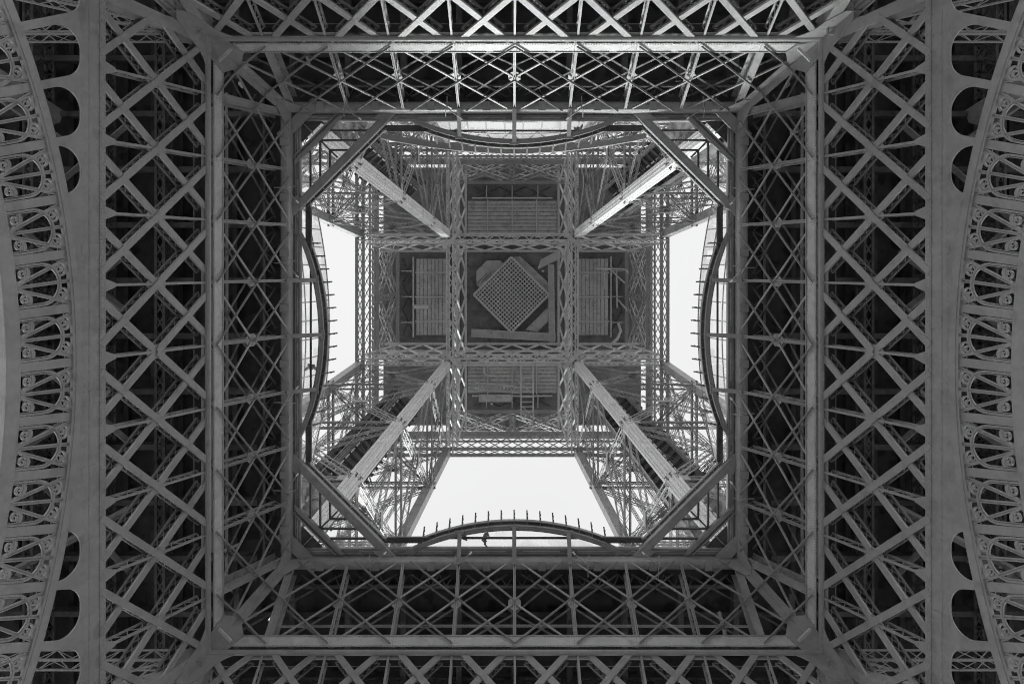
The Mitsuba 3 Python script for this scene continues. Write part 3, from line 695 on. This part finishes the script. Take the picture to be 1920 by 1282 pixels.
for p, q, nrm, mat in faces:
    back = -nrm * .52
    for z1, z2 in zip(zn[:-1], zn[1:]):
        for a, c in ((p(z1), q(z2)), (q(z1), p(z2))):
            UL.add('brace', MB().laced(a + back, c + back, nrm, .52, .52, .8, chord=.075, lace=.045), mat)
        mid = (p((z1 + z2) / 2) + q((z1 + z2) / 2)) / 2 + back
        d = unit(q(z1) - p(z1))
        UL.add('gusset', MB().bars([mid - d * .7 + nrm * .34], [mid + d * .7 + nrm * .34], nrm, 1.3, .04), mat)
        UL.add('secondary_strut', MB().laced((p(z1) + q(z1)) / 2 + back, (p(z2) + q(z2)) / 2 + back, nrm, .3, .3, .9, chord=.05, lace=.035), 'iron_backlit')
        for u in (.25, .75):
            g = lambda z, u: p(z) * (1 - u) + q(z) * u + back
            UL.add('secondary_strut', MB().laced(g((z1 * .75 + z2 * .25), u), g((z1 * .25 + z2 * .75), u), nrm, .25, .25, .9, chord=.045, lace=.03), 'iron_backlit')
    for z in zn[1:-1]:
        UL.add('strut', MB().laced(p(z) + back, q(z) + back, nrm, .75, .55, .9, chord=.12, lace=.05), mat)
        for e, o in ((p, q), (q, p)):
            d = unit(o(z) - e(z)); UL.add('node_plate', MB().bars([e(z) + back + nrm * .33 + d * .3], [e(z) + back + d * 1.75 + nrm * .33], nrm, 1.5, .04), mat)
for z in zn[1:-1]:
    m = MB(); m.laced(cI(z), cO(z), [0, 0, 1], .4, .4, 1.0, chord=.07, lace=.05); m.laced(cL(z), cT(z), [0, 0, 1], .4, .4, 1.0, chord=.07, lace=.05)
    UL.add('diaphragm', m, 'iron_backlit')
r2 = np.random.default_rng(5)
for z1, z2 in zip(zn[:-1], zn[1:]):               # light bracing inside the leg
    for j in range(3):
        w = r2.uniform(.15, .9, (2, 2)); za, zb = r2.uniform(z1, z2, 2)
        f = lambda uv, z: vec(-a_in(z) - uv[0] * (b_out(z) - a_in(z)), -a_in(z) - uv[1] * (b_out(z) - a_in(z)), z)
        UL.add('inner_brace', MB().laced(f(w[0], za), f(w[1], zb), [0, 0, 1], .3, .3, .8, chord=.05, lace=.035), 'iron_backlit')
for k in range(4):
    th = thing('upper_leg', ['tower leg with brilliant sunlit face at the upper left of the void', 'tower leg with brilliant sunlit face at the upper right of the void',
                             'tower leg with long bright column at the lower right of the void', 'tower leg with grey seamed column at the lower left of the void'][k], 'tower leg')
    UL.stamp(th, rotz(k))
LT = Template()                                   # inclined lift track with its stair deck
ax = lambda z, u, v_: vec(-a_in(z) - u * (b_out(z) - a_in(z)), -a_in(z) - v_ * (b_out(z) - a_in(z)), z)
for u in (.36, .60):
    LT.add('rail', MB().bars([ax(57, u, 1 - u + .02)], [ax(ZT + 4, u, 1 - u + .02)], [0, 0, 1], .5, .9), 'iron_dark')
for u in (.44, .52): LT.add('guide', MB().bars([ax(57, u, 1 - u + .02)], [ax(ZT + 4, u, 1 - u + .02)], [0, 0, 1], .16, .3), 'iron_upper')
LT.add('bed_plate', MB().bars([ax(57, .48, .54) + vec(0, 0, .4)], [ax(ZT + 4, .48, .54) + vec(0, 0, .4)], [0, 0, 1], 4.5, .05), 'iron_dark')
for z in np.arange(58, ZT + 2, 1.9): LT.add('sleeper', MB().bars([ax(z, .34, .66)], [ax(z, .62, .38)], [0, 0, 1], .3, .16), 'iron_dark')
m = MB(); c = np.array([ax(57, .16, .40), ax(57, .26, .50), ax(ZT, .26, .50), ax(ZT, .16, .40)]); m.raw(np.vstack([c, c + [0, 0, .15]]), TRIS)
LT.add('stair_deck', m, 'panel_grey')
for k in range(4): LT.stamp(thing('lift_track', f'dark inclined lift track inside the {CORNER[k]} leg', 'lift track'), rotz(k))

# ------------------------------------------------------------------ second floor
LEAN = .17
def f2(X, z): return X - LEAN * (z - ZT)
ig = Template()                                   # inner box girder along the left side of the central square
xa, xb, zu = 7.56, 8.55, 114.6
for nm, x in (('bottom_chord', xa + .1), ('bottom_chord', xb - .1)):
    ig.add(nm, MB().bars([vec(-x, -20.0, ZT)], [vec(-x, 20.0, ZT)], [0, 0, 1], .2, .26), 'iron_upper')
def zig(p, q, off, step, w, th, up, double=False):
    L = np.linalg.norm(q - p); n = int(round(L / step)); X = p + np.linspace(0, 1, n + 1)[:, None] * (q - p); m = MB()
    for ph in ((0, 1) if double else (0,)):
        z = X + np.where(np.arange(n + 1)[:, None] % 2 == ph, 0, 1) * off; m.bars(z[:-1], z[1:], up, w, th, caps=False)
    return m
ig.add('bottom_lacing', zig(vec(-xa - .15, -7.4, ZT - .03), vec(-xa - .15, 7.4, ZT - .03), vec(-.7, 0, 0), .88, .13, .06, [0, 0, 1]), 'iron_upper')
ig.add('top_plate', MB().box((-xb + .05, -7.5, ZT + 2.6), (-xa - .3, 7.5, ZT + 2.7)), 'iron_dark')
for x in (xa, xb):
    lean = vec(LEAN, 0, 1)
    for sy in (-1, 0, 1):
        y0, y1 = ((-7.5, 7.5) if sy == 0 else (sy * 8.7, sy * 19.2))
        p, q = vec(-x + .0, min(y0, y1), ZT + .15), vec(-x, max(y0, y1), ZT + .15)
        if x == xa or sy: ig.add('web_lattice', zig(p, q, lean * 1.5, .77, .12, .06, unit(vec(1, 0, -LEAN)), True), 'iron_upper')
        ig.add('middle_chord', MB().bars([p + lean * 1.6], [q + lean * 1.6], [0, 0, 1], .2, .16), 'iron_upper')
        ig.add('web_bracing', zig(p + lean * 1.7, q + lean * 1.7, lean * 5.0, 3.7, .2, .2, unit(vec(1, 0, -LEAN)), True), 'iron_upper')
        ig.add('upper_chord', MB().bars([p + lean * 7.0], [q + lean * 7.0], [0, 0, 1], .3, .3), 'iron_upper')
ig.add('corner_plate', MB().box((-8.6, -8.6, ZT + .15), (-7.5, -7.5, ZT + .22)), 'iron_dark')
ig.add('corner_strap', MB().bars([vec(-8.9, -6.6, ZT - .17)], [vec(-6.6, -8.9, ZT - .17)], [0, 0, 1], .5, .06), 'iron_upper')
for k in range(4):
    ig.stamp(thing('box_girder', f'latticed box girder on the {SIDE[k]} side of the central square of the second floor', 'girder'), rotz(k))
og = Template()                                   # outer girder at the end of the left arm
yo = 19.8
og.add('outer_flange', MB().box((-20.25, -yo, ZT - .12), (-19.85, yo, ZT + .1)), 'iron')
og.add('inner_flange', MB().box((-19.42, -yo, ZT - .10), (-19.02, yo, ZT + .1)), 'iron')
og.add('bottom_lacing', zig(vec(-19.9, -yo, ZT), vec(-19.9, yo, ZT), vec(.52, 0, 0), 1.51, .11, .06, [0, 0, 1], True), 'iron')
for x in (19.2,):
    for h0, h1, w in ((.15, 2.3, .16), (2.5, 4.6, .16)):
        p = vec(-x + LEAN * h0, -yo, ZT + h0); q = vec(-x + LEAN * h0, yo, ZT + h0)
        og.add('web_lattice', zig(p, q, vec(LEAN, 0, 1) * (h1 - h0), 1.51, w, .06, unit(vec(1, 0, -LEAN)), True), 'iron')
        og.add('web_chord', MB().bars([p], [q], [0, 0, 1], .24, .24), 'iron')
p = vec(-19.2 + LEAN * 4.7, -yo, ZT + 4.7); q = vec(-19.2 + LEAN * 4.7, yo, ZT + 4.7)
og.add('top_flange', MB().bars([p], [q], [0, 0, 1], .9, .35), 'iron')
for y0, y1 in ((-7.6, 0), (0, 7.6)):              # cross braces up to the deck edge
    A0, A1 = vec(-18.4, y0, ZT + 6), vec(-18.4, y1, ZT + 6); B0, B1 = vec(-16.2, y0, 119), vec(-16.2, y1, 119)
    for s, e in ((A0, B1), (A1, B0)): og.add('cross_brace', MB().laced(s, e, [1, 0, 1], .9, .6, 1.2, chord=.12, lace=.1), 'iron')
    og.add('brace_plate', MB().bars([(A0 + B1) / 2 - vec(0, .3, .4)], [(A0 + B1) / 2 + vec(0, .3, -.4)], [0, 0, 1], .5, .05), 'iron')
og.add('middle_post', MB().laced(vec(-18.4, 0, ZT + 6), vec(-16.0, 0, 118.9), [1, 0, 1], .8, .6, .7, chord=.12, lace=.1, double=True), 'iron')
og.add('deck_edge', MB().bars([vec(-15.9, -6.9, 118.6)], [vec(-15.9, 6.9, 118.6)], [0, 0, 1], .45, .6), 'iron')
og.add('deck_edge', MB().bars([vec(-16.8, -6.9, 119.0)], [vec(-16.8, 6.9, 119.0)], [0, 0, 1], .3, .5), 'iron')
for k in range(4):
    og.stamp(thing('outer_girder', f'pierced lattice girder closing the {SIDE[k]} arm of the second floor', 'girder'), rotz(k))
sd = thing('second_floor_deck', 'underside of the second floor deck above the cross of girders', 'floor')
put(sd, 'deck_plate', MB().plate(unary_union([sbox(-18.2, -18.2, 18.2, 18.2), sbox(-19.05, -9, 19.05, 9), sbox(-9, -19.05, 9, 19.05)]), 120.6, 120.9), 'girder_soffit')
def K2(px, py, z=118.5): return (px - 957.1) * z / FOC - .24, (py - 495.9) * z / FOC - 4.5
for k in range(4):
    R = rotz(k); arm = SIDE[k]
    th = thing('deck_panel', f'grey ribbed soffit panelling in the {arm} arm of the second floor', 'panelling')
    n = 9
    for j in range(n):
        x0 = -13.4 + j * 4.75 / n
        m = MB().box((x0 + .045, -5.3 if k % 2 == 0 else -6.2, 118.9), (x0 + 4.75 / n - .045, 5.3 if k % 2 == 0 else 6.2, 119.0))
        put(th, 'panel', m, 'panel_grey', M=R)
    for y in (-3.4, 0, 3.4): put(th, 'rail', MB().bars([vec(-13.5, y, 118.72)], [vec(-8.6, y, 118.72)], [0, 0, 1], .17, .2), 'iron_upper', M=R)
    put(th, 'end_bar', MB().bars([vec(-13.75, -5.6, 118.7)], [vec(-13.75, 5.6, 118.7)], [0, 0, 1], .2, .2), 'iron_upper', M=R)
    th = thing('arm_bracing', f'dim crossed braces in the dark gap at the end of the {arm} arm', 'bracing')
    for y0 in (-5.4, -1.8, 1.8):
        for a, c in ((0, 1), (1, 0)): put(th, 'brace', MB().bars([vec(-15.4, y0 + 3.6 * a, 119.9)], [vec(-13.7, y0 + 3.6 * c, 119.9)], [0, 0, 1], .14, .14), 'iron_dark', M=R)
    for y0 in (-3.6, 0, 3.6): put(th, 'tie', MB().bars([vec(-15.6, y0, 119.7)], [vec(-13.7, y0, 119.7)], [0, 0, 1], .16, .16), 'iron_upper', M=R)
# the centre: netting frame, platforms, walkways
mid = thing('centre_soffit', 'grey soffit plates behind the square grid at the centre', 'panelling')
for j in range(6):
    put(mid, 'panel', MB().box((-7.2, -6.4 + j * 2.15, 119.6), (7.2, -6.4 + j * 2.15 + 2.1, 119.7)), 'girder_soffit')
net = thing('safety_grid', 'square lattice grid turned on its corner at the centre of the picture', 'grid')
cx, cy = -.12, -.35; hs = 3.66; rot = math.radians(45); c_, s_ = math.cos(rot), math.sin(rot)
def RG(u, v_): return vec(cx + u * c_ - v_ * s_, cy + u * s_ + v_ * c_, 117.6)
for j in range(18):
    o = -hs + 2 * hs * j / 17; w = .30 if j in (0, 17) else .15
    put(net, 'grid_bar', MB().bars([RG(o, -hs)], [RG(o, hs)], [0, 0, 1], w, .12), 'iron_upper')
    put(net, 'grid_bar', MB().bars([RG(-hs, o) + vec(0, 0, .02)], [RG(hs, o) + vec(0, 0, .02)], [0, 0, 1], w, .1), 'iron_upper')
put(net, 'backing_plate', MB().raw(np.array([RG(-hs, -hs), RG(hs, -hs), RG(hs, hs), RG(-hs, hs)]) + vec(0, 0, 1.1), [[0, 1, 2], [0, 2, 3]]), 'iron_dark')
def slab(name, label, cat, pts, z, mat, ribs=0, th=.25):
    k = thing(name, label, cat); P = [K2(*p, z) for p in pts]; put(k, 'plate', MB().plate(Polygon(P), z, z + th), mat)
    return k, np.array(P)
k, P = slab('octagonal_platform', 'pale eight-sided plank platform above left of the grid', 'platform', [(913, 488), (938, 488), (955, 505), (955, 530), (938, 546), (906, 546), (893, 533), (893, 508)], 118.7, 'panel_grey')
for j in range(5):
    a, c = np.array(K2(893 + 9 * j, 512 - 3 * j + 20, 118.66)), np.array(K2(913 + 9 * j, 492 - 3 * j + 20, 118.66))
    put(k, 'plank_joint', MB().bars([vec(*a, 118.66)], [vec(*c, 118.66)], [0, 0, 1], .06, .06), 'iron_dark')
k, P = slab('lower_platform', 'plank platform below right of the grid', 'platform', [(985, 618), (1028, 575), (1028, 602), (1008, 622)], 118.8, 'panel_grey')
k, P = slab('slanting_plate', 'wide sloping plate along the upper right edge of the grid', 'plate', [(962, 482), (975, 480), (1037, 538), (1028, 551)], 118.6, 'panel_grey')
k, P = slab('corner_web', 'dark triangular plate in the upper right of the central square', 'plate', [(1014, 486), (1056, 465), (1056, 482), (1008, 505)], 118.4, 'iron_upper')
for nm, lab, a, c, w in (('walkway', 'ribbed walkway down the right of the grid', (1033, 496), (1035, 640), .75), ('walkway', 'ribbed walkway along the bottom of the grid', (884, 624), (1041, 632), 1.0)):
    k = thing(nm, lab, 'walkway'); A_, C_ = vec(*K2(*a, 118.2), 118.2), vec(*K2(*c, 118.2), 118.2)
    put(k, 'tread_plate', MB().bars([A_], [C_], [0, 0, 1], w, .12), 'panel_grey')
    n = int(np.linalg.norm(C_ - A_) / .5); X = A_ + np.linspace(0, 1, n + 1)[:, None] * (C_ - A_); sd_ = unit(np.cross(C_ - A_, [0, 0, 1])) * w / 2
    put(k, 'ribs', MB().bars(X - sd_ - [0, 0, .09], X + sd_ - [0, 0, .09], [0, 0, 1], .07, .08), 'iron_upper', kind='stuff')
    put(k, 'side_rail', MB().bars([A_ - sd_, A_ + sd_], [C_ - sd_, C_ + sd_], [0, 0, 1], .1, .3), 'iron_upper')
def pipe(label, pts, z, r=.12, name='pipe', mat='iron_upper'):
    k = thing(name, label, 'pipe'); put(k, 'run', MB().tube([vec(*K2(*p, z), z) for p in pts], r), mat, smooth=40)
pipe('short round pipe across the panelling of the left arm', [(776, 575), (790, 575), (803, 575)], 118.4, .28)
pipe('pipe running down the middle of the right arm panelling', [(1156, 506), (1156.5, 540), (1157, 577)], 118.3, .12)
pipe('short pipe down the right arm panelling, left of the longer one', [(1133, 504), (1133.3, 525), (1133.5, 542)], 118.3, .1)
pipe('bent pipe at the top of the right arm', [(1118, 504), (1145, 504), (1170, 504.5), (1176, 508), (1177, 513)], 118.3, .12)
pipe('thin pipe slanting across the right arm panelling', [(1146, 506), (1159, 519), (1172, 531)], 118.3, .12)
pipe('thin pipe slanting near the lower right arm', [(1157, 560), (1166, 570), (1177, 582)], 118.3, .12)
pipe('pipe elbow at the top left of the lower arm', [(908, 688), (908, 698), (911, 702.5), (918, 703.5), (930, 703.5)], 118.3, .16)
pipe('curved duct in the lower right corner of the right arm', [(1141, 650), (1158, 634), (1164, 620), (1159, 606)], 117.5, .2)
k = thing('ladder', 'steel ladder with rungs in the lower arm of the second floor', 'ladder')
for x in (976.6, 999.5): put(k, 'rail', MB().bars([vec(*K2(x, 686, 117.2), 117.2)], [vec(*K2(x + .5, 782, 117.2), 117.2)], [0, 0, 1], .2, .25), 'iron_upper')
for y in range(708, 778, 9): put(k, 'rung', MB().bars([vec(*K2(976.6, y, 117.3), 117.3)], [vec(*K2(999.5, y, 117.3), 117.3)], [0, 0, 1], .12, .12), 'iron_upper')
for a, c in (((966, 709), (996, 736)), ((978, 760), (997, 780))): put(k, 'stay', MB().bars([vec(*K2(*a, 117.35), 117.35)], [vec(*K2(*c, 117.35), 117.35)], [0, 0, 1], .1, .1), 'iron_upper')
k = thing('gantry', 'latticed catwalk across the left half of the lower arm', 'catwalk')
A_, C_ = vec(*K2(888, 722, 117.8), 117.8), vec(*K2(975, 731, 117.8), 117.8)
put(k, 'deck', MB().laced(A_, C_, [0, 0, 1], .9, .3, .5, chord=.1, lace=.06, double=True), 'iron_upper')
put(k, 'box', MB().bars([vec(*K2(898, 746, 117.9), 117.9)], [vec(*K2(960, 746, 117.9), 117.9)], [0, 0, 1], 1.0, .4), 'panel_grey')
for lab, a in (('small white lamp in the lower left of the lower arm', (922, 757)), ('small white lamp at the upper left of the right arm', (1099.5, 517)), ('small white lamp right of the central grid', (1018, 508))):
    k = thing('lamp', lab, 'lamp'); x, y = K2(*a, 117.4); put(k, 'shade', MB().box((x - .16, y - .09, 117.4), (x + .16, y + .09, 117.6)), 'white_enamel'); put(k, 'stem', MB().box((x - .03, y - .03, 117.6), (x + .03, y + .03, 118.9)), 'iron_upper')

# ------------------------------------------------------------------ lamp arms on the floor edge
spots = [(0, -9.3), (0, -4.6), (0, 4.1), (0, 9.6), (1, -11.8), (1, -4.2), (1, 4.2), (1, 10.6), (2, -10.1), (2, -4.8), (2, 4.3), (2, 9.2), (3, -9.0), (3, -3.6), (3, 4.6), (3, 9.0)]
seen = {}
for s, t in spots:
    seen[s] = seen.get(s, 0) + 1
    k = thing('bent_lamp', f'{["first", "second", "third", "fourth"][seen[s] - 1]} thin bent lamp arm along the {SIDE[s]} edge of the opening, counted {"from the top" if s % 2 == 0 else "from the left"}' if s in (0, 3) else
              f'{["fourth", "third", "second", "first"][seen[s] - 1]} thin bent lamp arm along the {SIDE[s]} edge of the opening, counted {"from the top" if s % 2 == 0 else "from the left"}', 'lamp arm', 'thin lamp arms round the floor opening')
    dx = 1 if t < 0 else -1
    put(k, 'arm', MB().tube([vec(-15.0, t, 53.3), vec(-14.4, t, 53.25), vec(-14.2, t + .06 * dx, 53.3), vec(-13.75, t + .8 * dx, 53.9)], .035, 6), 'iron', M=rotz(s))
    put(k, 'arm_lower', MB().tube([vec(-14.4, t, 53.25), vec(-14.2, t - .1 * dx, 53.3), vec(-13.8, t - .12 * dx, 53.8)], .03, 6), 'iron', M=rotz(s))
    put(k, 'lamp_head', MB().bars([vec(-13.78, t + .76 * dx, 53.86)], [vec(-13.66, t + .9 * dx, 54.0)], [0, 0, 1], .09, .09), 'white_enamel', M=rotz(s))

# ------------------------------------------------------------------ visitors standing on the glass floor
from manifold3d import Manifold
def ball(p, r): return Manifold.sphere(r, 14).translate([float(c) for c in p])
def chain(parts):
    """each entry is a list of (point, radius): consecutive balls are hulled, everything is joined and smoothed"""
    out = Manifold()
    for pts in parts:
        for (p, r), (q, t) in zip(pts[:-1], pts[1:]): out = out + Manifold.batch_hull([ball(p, r), ball(q, t)])
    m = out.refine_to_length(.05).to_mesh(); t = trimesh.Trimesh(m.vert_properties[:, :3], m.tri_verts, process=True)
    trimesh.smoothing.filter_taubin(t, iterations=6); return t
def person(x, y, deg, label, stride=.12):
    k = thing('person', label, 'person'); c, s_ = math.cos(math.radians(deg)), math.sin(math.radians(deg))
    M = np.array([[c, -s_, 0, x], [s_, c, 0, y], [0, 0, 1, ZF + .20], [0, 0, 0, 1]])
    leg = lambda sg, g: [((0, sg * .09, .92), .095 + g), ((.02 + sg * stride * .5, sg * .10, .50), .065 + g), ((sg * stride, sg * .11, .09), .045 + g)]
    arm = lambda sg, g: [((0, sg * .19, 1.42), .065 + g), ((-.03, sg * .27, 1.14), .047 + g), ((.10, sg * .25, .92), .036 + g)]
    hand = lambda sg: [[((.10, sg * .25, .92), .034), ((.13, sg * .25, .85), .036)]] + [[((.13, sg * .25 + o, .85), .016), ((.16, sg * .25 + o, .79), .011), ((.155, sg * .25 + o, .745 + abs(o) * .4), .010)] for o in (-.03, -.01, .01, .03)] + [[((.13, sg * .22, .87), .014), ((.17, sg * .205, .83), .011)]]
    torso = lambda g: [[((0, 0, .95), .13 + g), ((0, 0, 1.18), .13 + g), ((0, 0, 1.38), .14 + g)], [((0, -.13, 1.42), .07 + g), ((0, .13, 1.42), .07 + g)], [((0, -.07, .95), .11 + g), ((0, .07, .95), .11 + g)]]
    head = [[((0, 0, 1.42), .06), ((.015, 0, 1.54), .055), ((.02, 0, 1.66), .093)], [((.02, 0, 1.64), .09), ((.035, 0, 1.57), .06)], [((.10, 0, 1.62), .02), ((.125, 0, 1.60), .016)], [((.01, -.095, 1.62), .022), ((.01, .095, 1.62), .022)]]
    body = chain([leg(1, 0), leg(-1, 0), arm(1, 0), arm(-1, 0), *torso(0), *head, *hand(1), *hand(-1)])
    put(k, 'body', (body.vertices, body.faces), 'skin', M=M, smooth=True)
    t = chain([leg(1, .02), leg(-1, .02), [((0, -.08, .95), .125), ((0, .08, .95), .125)]]); put(k, 'trousers', (t.vertices, t.faces), 'cloth', M=M, smooth=True)
    t = chain([*torso(.02), arm(1, .018)[:3], arm(-1, .018)[:3]]); put(k, 'jacket', (t.vertices, t.faces), 'cloth', M=M, smooth=True)
    for sg in (1, -1):
        t = chain([[((sg * stride - .06, sg * .11, .045), .045), ((sg * stride + .10, sg * .115, .045), .045), ((sg * stride + .17, sg * .12, .035), .035)]]); put(k, 'shoe', (t.vertices, t.faces), 'cloth', M=M, smooth=True)
    t = chain([[((-.01, 0, 1.69), .098), ((-.03, 0, 1.62), .092)]]); put(k, 'hair', (t.vertices, t.faces), 'cloth', M=M, smooth=True)
person(-3.20, 13.15, 200, 'dark clothed visitor on the lower glass floor just right of its left cantilever')
person(-1.9, 13.45, 40, 'dark clothed visitor on the lower glass floor left of its middle cantilever')
person(4.25, -13.40, 110, 'visitor in dark clothes standing on the upper glass floor')
person(-13.35, 2.25, -60, 'visitor in dark clothes standing on the left glass floor')
person(-13.42, 10.40, 80, 'visitor in dark clothes standing on the lower left corner panes')
